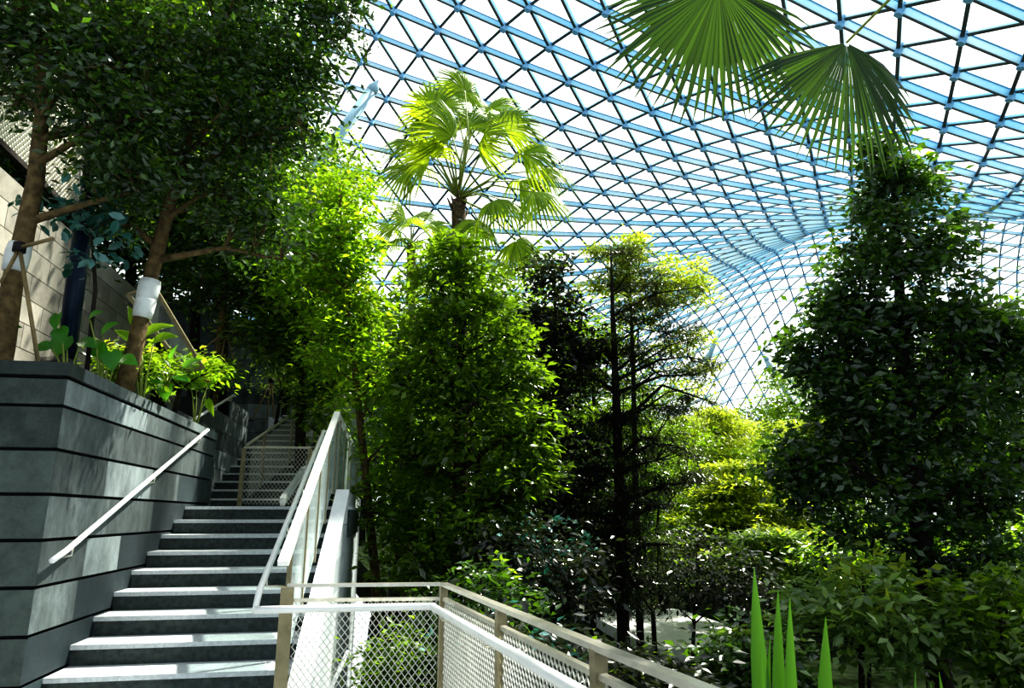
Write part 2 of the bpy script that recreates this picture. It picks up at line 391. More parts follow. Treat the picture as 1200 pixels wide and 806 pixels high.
# ------------------------------------------------------------------ ground
def terrain(name, x0, x1, y0, y1, step, fn, mat, label, kind='structure'):
    xs = np.arange(x0, x1 + step / 2, step); ys = np.arange(y0, y1 + step / 2, step)
    V = np.array([(x, y, fn(x, y)) for y in ys for x in xs]); nx = len(xs)
    Fc = np.array([(r * nx + c, r * nx + c + 1, (r + 1) * nx + c + 1, (r + 1) * nx + c) for r in range(len(ys) - 1) for c in range(nx - 1)])
    o = fast_mesh(name, V, Fc, mat); tag(o, label, kind=kind); return o
def valley_z(x, y):
    d = math.hypot(x, y)
    z = -.05 - 1.5 * min(1, max(0, (d - 3.2) / 6)) + .12 * math.sin(x * 1.3 + y * .4) * math.sin(y * .9 - x * .3)
    z += 1.6 * max(0, min(1, (d - 30) / 60))
    return z
def terrace_z(x, y):
    return 2.62 + .05 * math.sin(3 * x + y) + max(0, y - 9.5) * .16 + max(0, -x - 3) * .05
terrain('ground', -.38, 150, -4, 150, 1.0, valley_z, M['valley'], 'dark planted valley floor below the railings')
terrain('ground_terrace', -4.9, -2.5, 5.42, 9.92, .3, terrace_z, M['soil'], 'dark soil of the raised planting bed')
terrain('ground_terrace_upper', -4.9, -3.1, 9.9, 17, .3, terrace_z, M['soil'], 'dark soil of the planting bed beside the upper stairs')
terrain('ground_hill', -40.4, -.4, 17, 150, 1.5, lambda x, y: 2.5 - max(0, x + 3) * 1.0 + .3 * math.sin(x + y), M['valley'], 'planted hillside beyond the stairs')
terrain('ground_bank', -45, -4.9, 5.4, 18, 1.2, lambda x, y: 3.2, M['soil'], 'shaded ground behind the pale block wall')
mb = MB(); mb.box((6.2, 16.0, -1.6), (9.4, 22.5, -1.24)); o = mb.build('path', M['pave']); tag(o, 'pale paved path glimpsed between the trunks', kind='structure')

# ------------------------------------------------------------------ railings
def mesh_panel(name, parent, o, u, v, W, H, pitch=.045, th=.005, mat='wire', shear=0.0):
    """diamond wire mesh in the parallelogram o + s*u*W + t*v*H (v tilts by shear)"""
    u = np.asarray(u, float); v = np.asarray(v, float); n = np.cross(u, v); n /= np.linalg.norm(n)
    mb = MB(parent.location); 
    def seg(a, b, off):
        P = o + u * a[0] + v * a[1] + n * off; Q = o + u * b[0] + v * b[1] + n * off
        mb.bar(P, Q, th, th, 0, up=n)
    k = -H
    asp = 1.25
    while k < W:
        # rising strand x = k + t/asp
        t0 = max(0, -k * asp); t1 = min(H, (W - k) * asp)
        if t1 - t0 > .01: seg((k + t0 / asp, t0), (k + t1 / asp, t1), .002)
        k2 = W - k
        if t1 - t0 > .01: seg((k2 - t0 / asp, t0), (k2 - t1 / asp, t1), -.002)
        k += pitch
    ob = mb.build(name, M[mat], parent); return ob

A0 = np.array([-.63, 5.06, 0]); A1 = np.array([.405, 4.98, 0]); dr = np.array([.455, -3.05, 0]) / np.linalg.norm([.455, -3.05]); A2p = A1 + dr * 4.6
z_ = np.array([0, 0, 1.])
gr = empty('guard_rail', (.405, 4.98, .15), 'pale steel landing railing with diamond wire mesh and a thick handrail', 'railing')
mb = MB(gr.location); mb.bar(A0 + z_ * 1.243, A1 + z_ * 1.243, .05, .022); mb.bar(A1 + z_ * 1.243, A2p + z_ * 1.243, .05, .022); mb.build('top_rail', M['steel'], gr)
mb = MB(gr.location); mb.bar(A0 + z_ * 1.15, A1 + z_ * 1.15, .03, .022); mb.bar(A1 + z_ * 1.15, A2p + z_ * 1.15, .03, .022); mb.build('mid_rail', M['steel'], gr)
mb = MB(gr.location); mb.bar(A0 + z_ * .24, A1 + z_ * .24, .03, .03); mb.bar(A1 + z_ * .24, A2p + z_ * .24, .03, .03); mb.build('bottom_rail', M['steel'], gr)
for p, w in ((A0, .085), (A1, .05), (A1 + dr * 1.29, .05), (A1 + dr * 2.44, .05), (A1 + dr * 3.6, .05), (A2p, .05)):
    mb = MB(gr.location); mb.bar(p + z_ * .13, p + z_ * 1.235, w, .05 if w < .06 else .07, up=dr); mb.build('post', M['post'], gr)
mesh_panel('mesh_panel', gr, A0 + z_ * .25 + np.array([.05, 0, 0]), (A1 - A0) / np.linalg.norm(A1 - A0), z_, .95, .89)
for a, b in ((.03, 1.26), (1.32, 2.41), (2.47, 3.57)):
    mesh_panel('mesh_panel', gr, A1 + dr * a + z_ * .25, dr, z_, b - a, .89)
# thick round handrail on the stair side
hx = np.array([-.793, 4.85, 1.118]); h1 = np.array([.31, 4.84, 1.118]); off = np.array([-.105, -.016, 0])
h2 = A1 + off + dr * .2 + z_ * 1.118; h3 = A1 + off + dr * 4.6 + z_ * 1.118
mb = MB(gr.location); mb.tube([hx, hx + np.array([.4, 0, 0]), h1, h1 * .35 + h2 * .65 + np.array([.012, .03, 0]), h2, (h2 + h3) / 2, h3], .024, 12); mb.build('handrail', M['white_metal'], gr)
for t in (.35, 1.29, 2.44, 3.6):
    p = A1 + dr * t; mb = MB(gr.location); mb.tube([p + z_ * 1.06, p + off * .8 + z_ * 1.06, p + off + z_ * 1.10], .008, 6); mb.build('bracket', M['steel'], gr)

# balustrade up the right side of the lower flight
sl = R_ / T_
bal = empty('stair_balustrade', (-.65, 5.1, .8), 'white sloping stair balustrade with twin rails on the right of the steps', 'railing')
def nose(y): return .60 + (y - 5.7) * sl
mb = MB(bal.location)
P0 = np.array([-.65, 4.90, nose(4.90) + 1.11]); P1 = np.array([-.65, 8.72, nose(8.72) + 1.13])
mb.bar(P0, P1, .07, .035); mb.bar(P1 + np.array([0, -.02, 0]), P1 + np.array([.0, 4.2, 0]), .06, .03); mb.build('top_rail', M['white_metal'], bal)
mb = MB(bal.location)
Q0 = np.array([-.80, 4.98, nose(4.98) + .89]); Q1 = np.array([-.80, 8.75, nose(8.75) + .89])
mb.tube([hx + np.array([.12, .0, 0]), hx + np.array([.0, .01, 0]), Q0 + np.array([0, .02, .01]), (Q0 + Q1) / 2, Q1, Q1 + np.array([.02, .2, .01]), Q1 + np.array([.13, .26, 0])], .022, 12); mb.build('handrail', M['white_metal'], bal)
for k in range(5):
    y = 5.25 + k * .86; mb = MB(bal.location)
    mb.bar((-.65, y, nose(y) + .17), (-.65, y, nose(y) + 1.115), .03, .05, up=(0, 1, 0)); mb.build('post', M['post'], bal)
    mb = MB(bal.location); mb.tube([(-.65, y, nose(y) + .80), (-.79, y, nose(y) + .80), (-.80, y, nose(y) + .875)], .008, 6); mb.build('bracket', M['steel'], bal)
    y1 = min(y + .82, 8.7)
    if k < 4:
        mb = MB(bal.location); e = .005
        mb.hexa([(-.65 - e, y + .04, nose(y + .04) + .24), (-.65 + e, y + .04, nose(y + .04) + .24), (-.65 + e, y1, nose(y1) + .24), (-.65 - e, y1, nose(y1) + .24)],
                [(-.65 - e, y + .04, nose(y + .04) + 1.07), (-.65 + e, y + .04, nose(y + .04) + 1.07), (-.65 + e, y1, nose(y1) + 1.07), (-.65 - e, y1, nose(y1) + 1.07)])
        mb.build('infill_panel', M['panel'], bal)
for k in range(4):
    y = 9.35 + k * 1.1; mb = MB(bal.location); mb.bar((-.65, y, 1.80), (-.65, y, 2.92), .03, .05, up=(0, 1, 0)); mb.build('post', M['post'], bal)
    mb = MB(bal.location); mb.box((-.655, y - 1.05 if k else 8.8, 1.95), (-.645, y - .05, 2.85)); mb.build('infill_panel', M['panel'], bal)
# stringer wall with pale sloping top
def stringer():
    mb = MB(); x0, x1 = -.61, -.46; ya, yb = 4.55, 8.78
    zt = lambda y: .77 + (y - 5.7) * .40
    # side cladding in courses
    n = 5; ys = np.linspace(ya, yb, n + 1)
    for k in range(n):
        y0, y1 = ys[k], ys[k + 1]
        for c in range(12):
            zb = -1.6 + c * .32; z1 = zb + .31
            t0, t1 = zt(y0) - .05, zt(y1) - .05
            if zb > t1: continue
            a, b = min(z1, t0), min(z1, t1); zb0 = min(zb, a)
            mb.hexa([(x0, y0 + .004, zb0), (x1, y0 + .004, zb0), (x1, y1 - .004, zb), (x0, y1 - .004, zb)], [(x0, y0 + .004, a), (x1, y0 + .004, a), (x1, y1 - .004, b), (x0, y1 - .004, b)], 0)
    mb.hexa([(x0, ya, zt(ya) - .05), (x1 + .004, ya, zt(ya) - .05), (x1 + .004, yb, zt(yb) - .05), (x0, yb, zt(yb) - .05)],
            [(x0, ya, zt(ya)), (x1 + .004, ya, zt(ya)), (x1 + .004, yb, zt(yb)), (x0, yb, zt(yb))], 1)
    mb.box((x0 + .02, yb, -1.6), (x1 - .005, 13, 1.98), 0)
    o = mb.build('wall_right', [M['string'], M['coping']]); tag(o, 'low sloping stair parapet with a pale top', kind='structure')
stringer()

# handrails on the left wall
def wall_rail(pts, label, x_wall, brk):
    t = empty('wall_handrail', pts[0], label, 'handrail')
    mb = MB(pts[0]); mb.tube(pts, .021, 12); mb.build('rail', M['white_metal'], t)
    for f in brk:
        p = pts[1] * (1 - f) + pts[-2] * f; mb = MB(pts[0])
        mb.tube([p + np.array([0, 0, -.015]), p + np.array([0, 0, -.07]), np.array([x_wall + .005, p[1], p[2] - .09])], .009, 6); mb.build('bracket', M['steel'], t)
a = np.array([-2.215, 5.55, 1.455]); b = np.array([-2.215, 9.0, 2.70])
wall_rail([np.array([-2.29, 5.24, 1.36]), np.array([-2.225, 5.27, 1.37]), a, b, b + np.array([0, .08, .01])][1:] if 0 else [np.array([-2.22, 5.37, 1.40]), a, b, b + np.array([0, .06, .02])],
          'pale round handrail climbing along the dark slate wall', -2.3, (.03, .5, .93))
a = np.array([-2.86, 10.3, 2.90]); b = np.array([-2.86, 13.3, 3.85])
wall_rail([a - np.array([0, .1, .02]), a, b, b + np.array([0, .1, 0])], 'thin pale handrail on the upper wall, above the end of the slate wall', -2.97, (.1, .6, .95))

# upper flight balustrade: landing guard with mesh and the rail beside the flight
g2 = empty('landing_guard', up2(.75, -.1, 0), 'grey mesh guard with a level rail crossing the foot of the upper stairs', 'railing')
c0, c1 = up2(.70, -.15, 0), up2(1.72, -.2, 0)
mb = MB(c0); mb.bar(c0 + z_ * .92, c1 + z_ * .92, .05, .03); 
g2.location = Vector(c0); mb.build('top_rail', M['steel'], g2)
for f in (0, 1): 
    p = c0 * (1 - f) + c1 * f; mb = MB(c0); mb.bar(p, p + z_ * .91, .06, .05, up=(0, 1, 0)); mb.build('post', M['post'], g2)
mb = MB(c0); mb.box(tuple(c0 + np.array([-.12, -.06, 0])), tuple(c0 + np.array([.12, .06, .03]))); mb.build('base_plate', M['steel'], g2)
mesh_panel('mesh_panel', g2, c0 + z_ * .06 + (c1 - c0) * .03, (c1 - c0) / np.linalg.norm(c1 - c0), z_, .96, .84, pitch=.06, th=.004)
g3 = empty('stair_balustrade', up2(1.28, 0, .3), 'mesh balustrade rising beside the upper stair flight', 'railing')
mb = MB(up2(1.28, 0, .3)); mb.bar(up2(.72, -.1, .96), up2(1.28, 3.6, 2.55), .05, .03); mb.build('top_rail', M['steel'], g3)
mb = MB(up2(1.28, 0, .3)); mb.bar(up2(1.30, .0, .10), up2(1.30, 4.6, 2.04), .07, .13); mb.build('stringer', M['string'], g3)
for k in range(4):
    y = .5 + k * 1.1; f = (y + .1) / 3.7; x = .72 + .56 * min(1, f); mb = MB(up2(1.28, 0, .3))
    zt = .96 + f * 1.59; mb.bar(up2(x, y, zt - .85), up2(x, y, zt), .04, .04, up=(0, 1, 0)); mb.build('post', M['post'], g3)
d3 = up2(1.28, 3.6, 2.5) - up2(.75, 0, .98)
mesh_panel('mesh_panel', g3, up2(.75, .05, .15), d3 / np.linalg.norm(d3), z_, 3.7, .82, pitch=.07, th=.004)
g4 = empty('terrace_balustrade', (-.7, 13.4, 2.3), 'grey glass balustrade behind the landing, left of the thin dark trunk', 'railing')
for k in range(4):
    mb = MB(g4.location); x = -1.75 + k * .55; mb.bar((x, 15, 2.2), (x, 15, 4.0), .035, .04, up=(0, 1, 0)); mb.build('post', M['post'], g4)
mb = MB(g4.location); mb.bar((-1.8, 15, 4.0), (.0, 15, 4.0), .05, .035); mb.bar((-1.8, 15, 3.3), (.0, 15, 3.3), .04, .03); mb.build('rail', M['steel'], g4)
mb = MB(g4.location); mb.box((-1.75, 14.99, 2.3), (-.05, 15.0, 3.95)); mb.build('infill_panel', M['panel'], g4)

# ------------------------------------------------------------------ things on the terrace
def post_thing():
    p = at(83, 392, 6.3); q = at(97, 265, 6.3); t = empty('steel_post', p, 'round navy blue steel post on the raised bed', 'post')
    p = p - np.array([0, 0, .55]); mb = MB(t.location); mb.tube([p, q + (q - p) * .6], .085, 16); mb.build('shaft', M['navy'], t)
    mb = MB(t.location); mb.tube([p, p + z_ * .06], .14, 16); mb.build('base_collar', M['navy'], t)
post_thing()
p = at(108, 402, 6.0) + np.array([-.28, .1, 0])
def planter_bag():
    t = empty('soil_bag', (p[0], p[1], terrace_z(p[0], p[1])), 'black slumped bag beside the navy post', 'bag'); mb = MB(t.location)
    z0 = terrace_z(p[0], p[1]) - .03; pts = []; rad = []
    for k in range(9):
        f = k / 8; pts.append((p[0] - .2 + .42 * f, p[1], z0 + .22 + .07 * math.sin(f * 3.1))); rad.append(.05 + .2 * math.sin(min(1, f * 1.1 + .06) * 2.9) ** .7 if f < .98 else .03)
    mb.tube(pts, [max(.03, r if not isinstance(r, complex) else .05) for r in rad], 14); mb.build('bag_body', M['black'], t)
    mb = MB(t.location); mb.tube([pts[-1], np.array(pts[-1]) + np.array([.07, 0, .05])], [.03, .05], 8); mb.build('tied_neck', M['black'], t)
planter_bag()
# woven screen on top of the pale wall
sc = empty('woven_screen', (-4.9, 9, 6.1), 'pale woven screen standing on top of the block wall', 'screen')
mesh_panel('woven_mesh', sc, np.array([-4.85, 6.2, 6.15]), np.array([0, 1., 0]), z_, 4.6, 1.7, pitch=.075, th=.03, mat='steel')
mb = MB(sc.location); mb.bar((-4.85, 6.15, 6.12), (-4.85, 10.85, 6.12), .07, .07); mb.bar((-4.85, 6.15, 7.88), (-4.85, 10.85, 7.88), .07, .07); mb.bar((-4.85, 6.15, 6.1), (-4.85, 6.15, 7.9), .07, .07, up=(1, 0, 0)); mb.bar((-4.85, 10.85, 6.1), (-4.85, 10.85, 7.9), .07, .07, up=(1, 0, 0)); mb.build('frame', M['bark_dark'], sc)
# sloping wire guard above the bed
sg = empty('sloping_guard', at(205, 430, 8), 'sloping wire guard with pale yellow edges behind the bandaged trunk', 'railing')
e0, e1, e2, e3 = at(180, 335, 8), at(238, 432, 8), at(216, 434, 8), at(150, 345, 8)
for a, b in ((e0, e1), (e3, e2)): mb = MB(sg.location); mb.bar(a, b, .045, .045); mb.build('edge_rail', M['post'], sg)
mb = MB(sg.location); mb.bar(e0, e3, .03, .03); mb.bar(e1, e2, .03, .03); mb.build('cross_rail', M['post'], sg)
mb = MB(sg.location); mb.add([e0, e1, e2, e3], [(0, 1, 2, 3)]); mb.build('infill_panel', M['panel'], sg)

# ------------------------------------------------------------------ plants
def unit(v): return v / (np.linalg.norm(v, axis=-1, keepdims=True) + 1e-9)
LEAF_T = {  # (verts, faces): x along the leaf
    'simple': (np.array([(0, 0, 0), (.45, .23, .05), (1, 0, -.06), (.45, -.23, .05)]), np.array([(0, 3, 2), (0, 2, 1)])),
    'wide': (np.array([(0, 0, 0), (.42, .32, .06), (1, 0, -.1), (.42, -.32, .06)]), np.array([(0, 3, 2), (0, 2, 1)])),
    'narrow': (np.array([(0, 0, 0), (.45, .11, .03), (1, 0, -.05), (.45, -.11, .03)]), np.array([(0, 3, 2), (0, 2, 1)])),
    'oval': (np.array([(0, 0, 0), (.25, .2, .05), (.65, .23, .04), (1, 0, -.1), (.65, -.23, .04), (.25, -.2, .05), (.45, 0, 0.0)]),
             np.array([(0, 6, 1), (1, 6, 2), (2, 6, 3), (3, 6, 4), (4, 6, 5), (5, 6, 0)])[:, ::-1]),
}
def scatter(pos, dirs, norms, size, kind):
    T, Fc = LEAF_T[kind]; n = len(pos)
    x = unit(dirs); z = unit(norms - x * np.sum(norms * x, 1, keepdims=True)); y = np.cross(z, x)
    V = pos[:, None, :] + size[:, None, None] * (T[None, :, 0:1] * x[:, None] + T[None, :, 1:2] * y[:, None] + T[None, :, 2:3] * z[:, None])
    Ff = (Fc[None] + (np.arange(n) * len(T))[:, None, None]).reshape(-1, Fc.shape[1])
    return V.reshape(-1, 3), Ff

def leaves_at(cl, out, per, sigma, size, kind, flat=.5, droop=.2, flatten=.6):
    w = rng.uniform(.25, 1.0, len(cl)) ** 1.6; w = w / w.mean(); k = np.maximum(2, (per * w)).astype(int); n = int(k.sum())   # clumps of unequal size
    c = np.repeat(cl, k, 0); o = np.repeat(out, k, 0)
    g = rng.normal(size=(n, 3)) * sigma * np.repeat(np.sqrt(w) * .88, k)[:, None]; g[:, 2] *= flatten
    pos = c + g
    d = unit(o * .7 + rng.normal(size=(n, 3)) * .9); d[:, 2] = d[:, 2] * .5 - droop
    nn = rng.normal(size=(n, 3)) * (1 - flat) + np.array([0, 0, 1.0]) * flat * 2
    s = size * rng.uniform(.65, 1.25, n)
    return scatter(pos, d, nn, s, kind)

def interp(path, z):
    for (p, r), (q, s) in zip(path[:-1], path[1:]):
        if p[2] <= z <= q[2] or (p[2] >= z >= q[2]):
            f = (z - p[2]) / (q[2] - p[2] + 1e-9); return p + (q - p) * f, r + (s - r) * f
    return path[-1] if z > path[-1][0][2] else path[0]

def tree(name, label, cat, D, trunk, blobs, leaf, per=30, sigma=.22, size=.12, kind='simple', limbs=10, bark='bark', depth=1.0,
         base_z=None, flatten=.6, flat=.5, droop=.2, group=None, wrap=None, tips=None, rise=.35):
    """trunk: [(px, py, radius_m)] bottom to top; blobs: [(px, py, rx, ry, clusters)] in the crown"""
    path = [(at(x, y, D), r) for x, y, r in trunk]
    b0 = path[0][0].copy()
    if base_z is not None:
        b0 = b0 + (path[0][0] - path[1][0]) * ((path[0][0][2] - base_z) / (path[1][0][2] - path[0][0][2])) * np.array([.6, .6, 1]); b0[2] = base_z - .05
        path = [(b0, path[0][1] * 1.25)] + path
    t = empty(name, b0, label, cat, group)
    mb = MB(b0); mb.tube([p + rng.normal(size=3) * .01 for p, r in path], [r for p, r in path], 10); mb.build('trunk', M[bark], t)
    if wrap:
        for (x0, y0), (x1, y1), r in wrap:
            mb = MB(b0); p, q = at(x0, y0, D - .01), at(x1, y1, D - .01)
            mb.tube([p, p * .7 + q * .3, p * .3 + q * .7, q], [r * .92, r, r * 1.02, r * .92], 14); w = mb.build('bandage_wrap', M['wrap'], t)
    cs = []; hub = []
    for (x, y, rx, ry, n) in blobs:
        c = at(x, y, D); k = D / F; g = unit(rng.normal(size=(n, 3))) * (rng.uniform(.15, 1, (n, 1)) ** .45)
        P = c + (g[:, :1] * rx * RT + g[:, 1:2] * rx * depth * FH) * k + g[:, 2:3] * ry * k * UPW
        cs.append(P); hub.append(np.repeat(c[None], n, 0))
    cs = np.concatenate(cs); hub = np.concatenate(hub)
    # limbs: pick spread-out clusters, grow a limb from the trunk to each, hang the rest on the nearest limb
    L = min(limbs, len(cs)); pick = [int(rng.integers(len(cs)))]
    dist = np.linalg.norm(cs - cs[pick[0]], axis=1)
    while len(pick) < L:
        k = int(dist.argmax()); pick.append(k); dist = np.minimum(dist, np.linalg.norm(cs - cs[k], axis=1))
    limb_pts = []
    for k in pick:
        e = cs[k]; h = np.linalg.norm((e - interp(path, e[2])[0])[:2])
        s, r = interp(path, max(path[0][0][2] + .3 * (path[-1][0][2] - path[0][0][2]), e[2] - rise * h - .1))
        m = s * .45 + e * .55 + np.array([0, 0, .12 * h]) + rng.normal(size=3) * .06 * h
        limb_pts.append((s, s * .6 + m * .4, m, m * .5 + e * .5, e, r))
    A = np.array([[l[2], l[3], l[4]] for l in limb_pts])
    asg = np.linalg.norm(cs[:, None, None] - A[None], axis=-1); fl = asg.reshape(len(cs), -1).argmin(1); li, pi = fl // 3, fl % 3
    for n, l in enumerate(limb_pts):
        mb = MB(b0); r = min(l[5] * .55, .05) ; mb.tube(l[:5], [r, r * .85, r * .6, r * .45, r * .25], 6)
        for c in np.where(li == n)[0]:
            a = A[n, pi[c]]; mb.tube([a, a * .5 + cs[c] * .5 + np.array([0, 0, -.02]), cs[c]], [r * .3, r * .22, r * .12], 3, cap=False)
        mb.build('branch', M[bark], t)
    out = unit(cs - hub + np.array([0, 0, .05]))
    V, Fc = leaves_at(cs, out, per, sigma, size, kind, flat, droop, flatten)
    fo = fast_mesh('foliage', V - b0, Fc, M[leaf], t)
    if tips:   # paler leaves on sunward shoots, sunlight painted in as leaf colour
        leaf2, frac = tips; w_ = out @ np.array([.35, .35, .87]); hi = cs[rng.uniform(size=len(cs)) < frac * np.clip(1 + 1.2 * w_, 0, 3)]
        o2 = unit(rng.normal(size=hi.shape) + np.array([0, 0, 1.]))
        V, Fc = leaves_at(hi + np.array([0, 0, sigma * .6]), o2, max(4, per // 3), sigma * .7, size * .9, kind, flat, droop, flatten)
        fo = fast_mesh('sunlit_leaves', V - b0, Fc, M[leaf2], t); fo['label'] = 'paler leaves at the sunward tips, sunlight painted in'
    return t

def copy_tree(o, loc, rz, sc, label, group=None):
    c = o.copy(); C.objects.link(c); c.location = Vector([float(v) for v in loc]); c.rotation_euler = (0, 0, rz); c.scale = (sc, sc, sc); c['label'] = label
    if group: c['group'] = group
    for ch in list(o.children):
        d = ch.copy(); C.objects.link(d); d.parent = c
        for g in list(ch.children):
            h = g.copy(); C.objects.link(h); h.parent = d
    return c

# big dark tree on the right
tree('broadleaf_tree', 'tall dark glossy-leaved tree with a narrow top, right of the hanging fan leaves', 'tree', 9.0,
     [(1102, 800, .15), (1085, 660, .13), (1066, 500, .10), (1055, 370, .07), (1048, 250, .045), (1043, 165, .015)],
     [(1045, 178, 32, 26, 12), (1052, 225, 58, 42, 34), (1062, 285, 82, 42, 50), (1050, 345, 95, 42, 60), (985, 395, 66, 38, 36), (1100, 400, 95, 46, 60),
      (975, 445, 55, 32, 26), (1165, 385, 55, 36, 30), (1175, 440, 60, 50, 30), (1070, 475, 115, 45, 60), (950, 545, 60, 42, 36), (1010, 520, 60, 40, 26), (1130, 545, 90, 55, 50),
      (1020, 600, 80, 40, 34), (1120, 640, 85, 55, 38), (1180, 610, 50, 60, 20)],
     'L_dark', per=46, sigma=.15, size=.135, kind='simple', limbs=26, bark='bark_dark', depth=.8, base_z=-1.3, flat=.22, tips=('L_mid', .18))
# green tree in the middle
tree('broadleaf_tree', 'mid green upright tree in the middle, in front of the tall fan palm', 'tree', 10.0,
     [(536, 690, .10), (538, 560, .085), (540, 440, .06), (542, 340, .035), (540, 285, .012)],
     [(538, 298, 36, 22, 14), (532, 335, 58, 32, 30), (545, 385, 66, 40, 44), (520, 440, 66, 42, 44), (600, 430, 40, 40, 22), (545, 500, 80, 45, 50), (480, 555, 50, 45, 26),
      (590, 560, 55, 45, 34), (540, 610, 75, 40, 34), (620, 510, 30, 30, 12)],
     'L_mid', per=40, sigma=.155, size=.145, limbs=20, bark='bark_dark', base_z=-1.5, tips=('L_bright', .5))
# sunlit light green trees by the stairs
tree('broadleaf_tree', 'sunlit yellow-green tree beside the stair parapet', 'tree', 10.6,
     [(440, 680, .07), (430, 560, .06), (415, 420, .05), (402, 300, .03), (398, 215, .01)],
     [(395, 222, 42, 24, 16), (380, 262, 66, 34, 34), (396, 300, 44, 40, 32), (370, 330, 60, 45, 36), (415, 375, 42, 40, 30), (400, 410, 50, 40, 28), (448, 460, 42, 45, 30),
      (466, 530, 40, 45, 30), (460, 590, 36, 40, 24), (475, 640, 36, 36, 20)],
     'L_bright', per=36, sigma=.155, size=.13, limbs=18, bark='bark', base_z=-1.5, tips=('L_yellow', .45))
tree('broadleaf_tree', 'slim leafy tree rising behind the upper stair mesh', 'tree', 12.4,
     [(352, 560, .10), (353, 470, .09), (362, 380, .06), (372, 290, .02)],
     [(375, 300, 55, 40, 26), (345, 350, 50, 40, 28), (300, 330, 55, 45, 30), (370, 410, 45, 40, 30), (380, 470, 35, 45, 36), (310, 395, 40, 30, 16)],
     'L_mid', per=38, sigma=.2, size=.15, limbs=14, bark='bark_dark', base_z=1.8, tips=('L_bright', .35))
# purple-dark tree and tiered tree
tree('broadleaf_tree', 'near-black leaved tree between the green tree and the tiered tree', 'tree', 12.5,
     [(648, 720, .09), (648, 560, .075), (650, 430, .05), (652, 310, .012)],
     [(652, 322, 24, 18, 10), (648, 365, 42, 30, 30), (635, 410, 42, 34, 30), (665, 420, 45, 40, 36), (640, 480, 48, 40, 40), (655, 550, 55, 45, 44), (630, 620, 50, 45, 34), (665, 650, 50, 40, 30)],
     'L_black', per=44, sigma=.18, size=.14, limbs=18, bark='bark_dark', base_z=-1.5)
tier = []
for y, x0, x1, n in ((300, 690, 750, 18), (325, 690, 790, 24), (345, 740, 830, 20), (365, 690, 800, 22), (390, 760, 830, 16), (405, 680, 760, 20), (430, 740, 845, 22), (455, 690, 780, 22), (475, 770, 840, 16),
                     (495, 680, 760, 22), (520, 720, 835, 24), (550, 670, 760, 26), (575, 720, 800, 20), (600, 670, 760, 26), (640, 690, 790, 26), (680, 680, 780, 24), (715, 690, 770, 18), (420, 700, 800, 26), (445, 660, 740, 22), (485, 700, 800, 26), (510, 660, 740, 24), (535, 700, 830, 26), (560, 740, 830, 20), (590, 690, 800, 28), (620, 660, 760, 28), (655, 660, 760, 24), (700, 680, 760, 20)):
    tier.append(((x0 + x1) / 2, y, (x1 - x0) / 2, 9, n))
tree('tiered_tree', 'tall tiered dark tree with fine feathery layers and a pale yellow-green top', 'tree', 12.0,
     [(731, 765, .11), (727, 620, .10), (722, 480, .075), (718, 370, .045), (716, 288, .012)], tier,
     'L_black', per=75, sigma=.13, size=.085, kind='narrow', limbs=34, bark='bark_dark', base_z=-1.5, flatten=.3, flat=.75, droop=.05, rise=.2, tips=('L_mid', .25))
tree('tiered_tree', 'pale yellow-green feathery crown rising behind the dark tiered tree', 'tree', 13.2,
     [(745, 560, .06), (742, 430, .045), (738, 330, .02), (735, 288, .01)],
     [(725, 292, 42, 14, 20), (770, 322, 58, 18, 34), (715, 330, 40, 16, 20), (795, 345, 40, 14, 20), (745, 370, 40, 16, 12), (800, 400, 35, 12, 12), (815, 440, 35, 14, 12)],
     'L_yellow', per=60, sigma=.15, size=.10, kind='simple', limbs=12, bark='bark_dark', base_z=-1.5, flatten=.4, flat=.7, droop=.05)

# big canopy trees on the raised bed
tree('canopy_tree', 'large dark-crowned tree with a white bandaged trunk above the slate wall', 'tree', 6.4,
     [(158, 398, .078), (166, 370, .074), (180, 305, .07), (195, 250, .065), (208, 205, .058), (232, 120, .045), (262, 30, .03), (280, -60, .015)],
     [(330, 22, 95, 45, 60), (390, 12, 45, 35, 22), (300, 85, 85, 45, 50), (350, 95, 42, 40, 24), (240, 150, 90, 55, 60), (335, 155, 48, 40, 30), (220, 40, 90, 60, 50), (280, 225, 55, 45, 40), (165, 195, 55, 30, 26), (305, 280, 46, 40, 26), (250, -60, 160, 50, 40), (140, 250, 30, 26, 10)],
     'L_dark', per=44, sigma=.16, size=.085, limbs=26, bark='bark', base_z=2.6, flat=.22, tips=('L_bright', .5),
     wrap=[((166, 372), (173, 345), .092), ((171, 352), (177, 328), .098)])
tree('canopy_tree', 'brown-trunked tree at the far left edge above the slate wall corner', 'tree', 5.6,
     [(2, 400, .085), (14, 330, .08), (24, 285, .08), (38, 210, .07), (47, 130, .06), (52, 60, .055), (58, -20, .03)],
     [(60, 50, 90, 55, 60), (125, 120, 70, 55, 50), (20, 110, 34, 36, 14), (150, 40, 70, 60, 40), (90, -40, 120, 50, 40), (145, 190, 55, 40, 32), (10, 40, 40, 60, 24)],
     'L_dark', per=40, sigma=.15, size=.09, limbs=20, bark='bark', base_z=2.6, flat=.22, tips=('L_mid', .35),
     wrap=[((16, 318), (24, 286), .094)])
tree('canopy_tree', 'slender trunked tree held by a timber tripod behind the bed', 'tree', 12.3,
     [(255, 425, .075), (262, 360, .07), (270, 290, .055), (278, 200, .03), (282, 130, .012)],
     [(270, 290, 55, 35, 26), (235, 330, 45, 32, 22), (300, 345, 42, 34, 22), (275, 240, 60, 40, 26), (320, 250, 50, 40, 24), (290, 190, 70, 40, 26), (325, 400, 35, 30, 14), (225, 265, 55, 40, 22)],
     'L_dark', per=38, sigma=.24, size=.15, limbs=14, bark='bark', base_z=3.1, tips=('L_bright', .45))
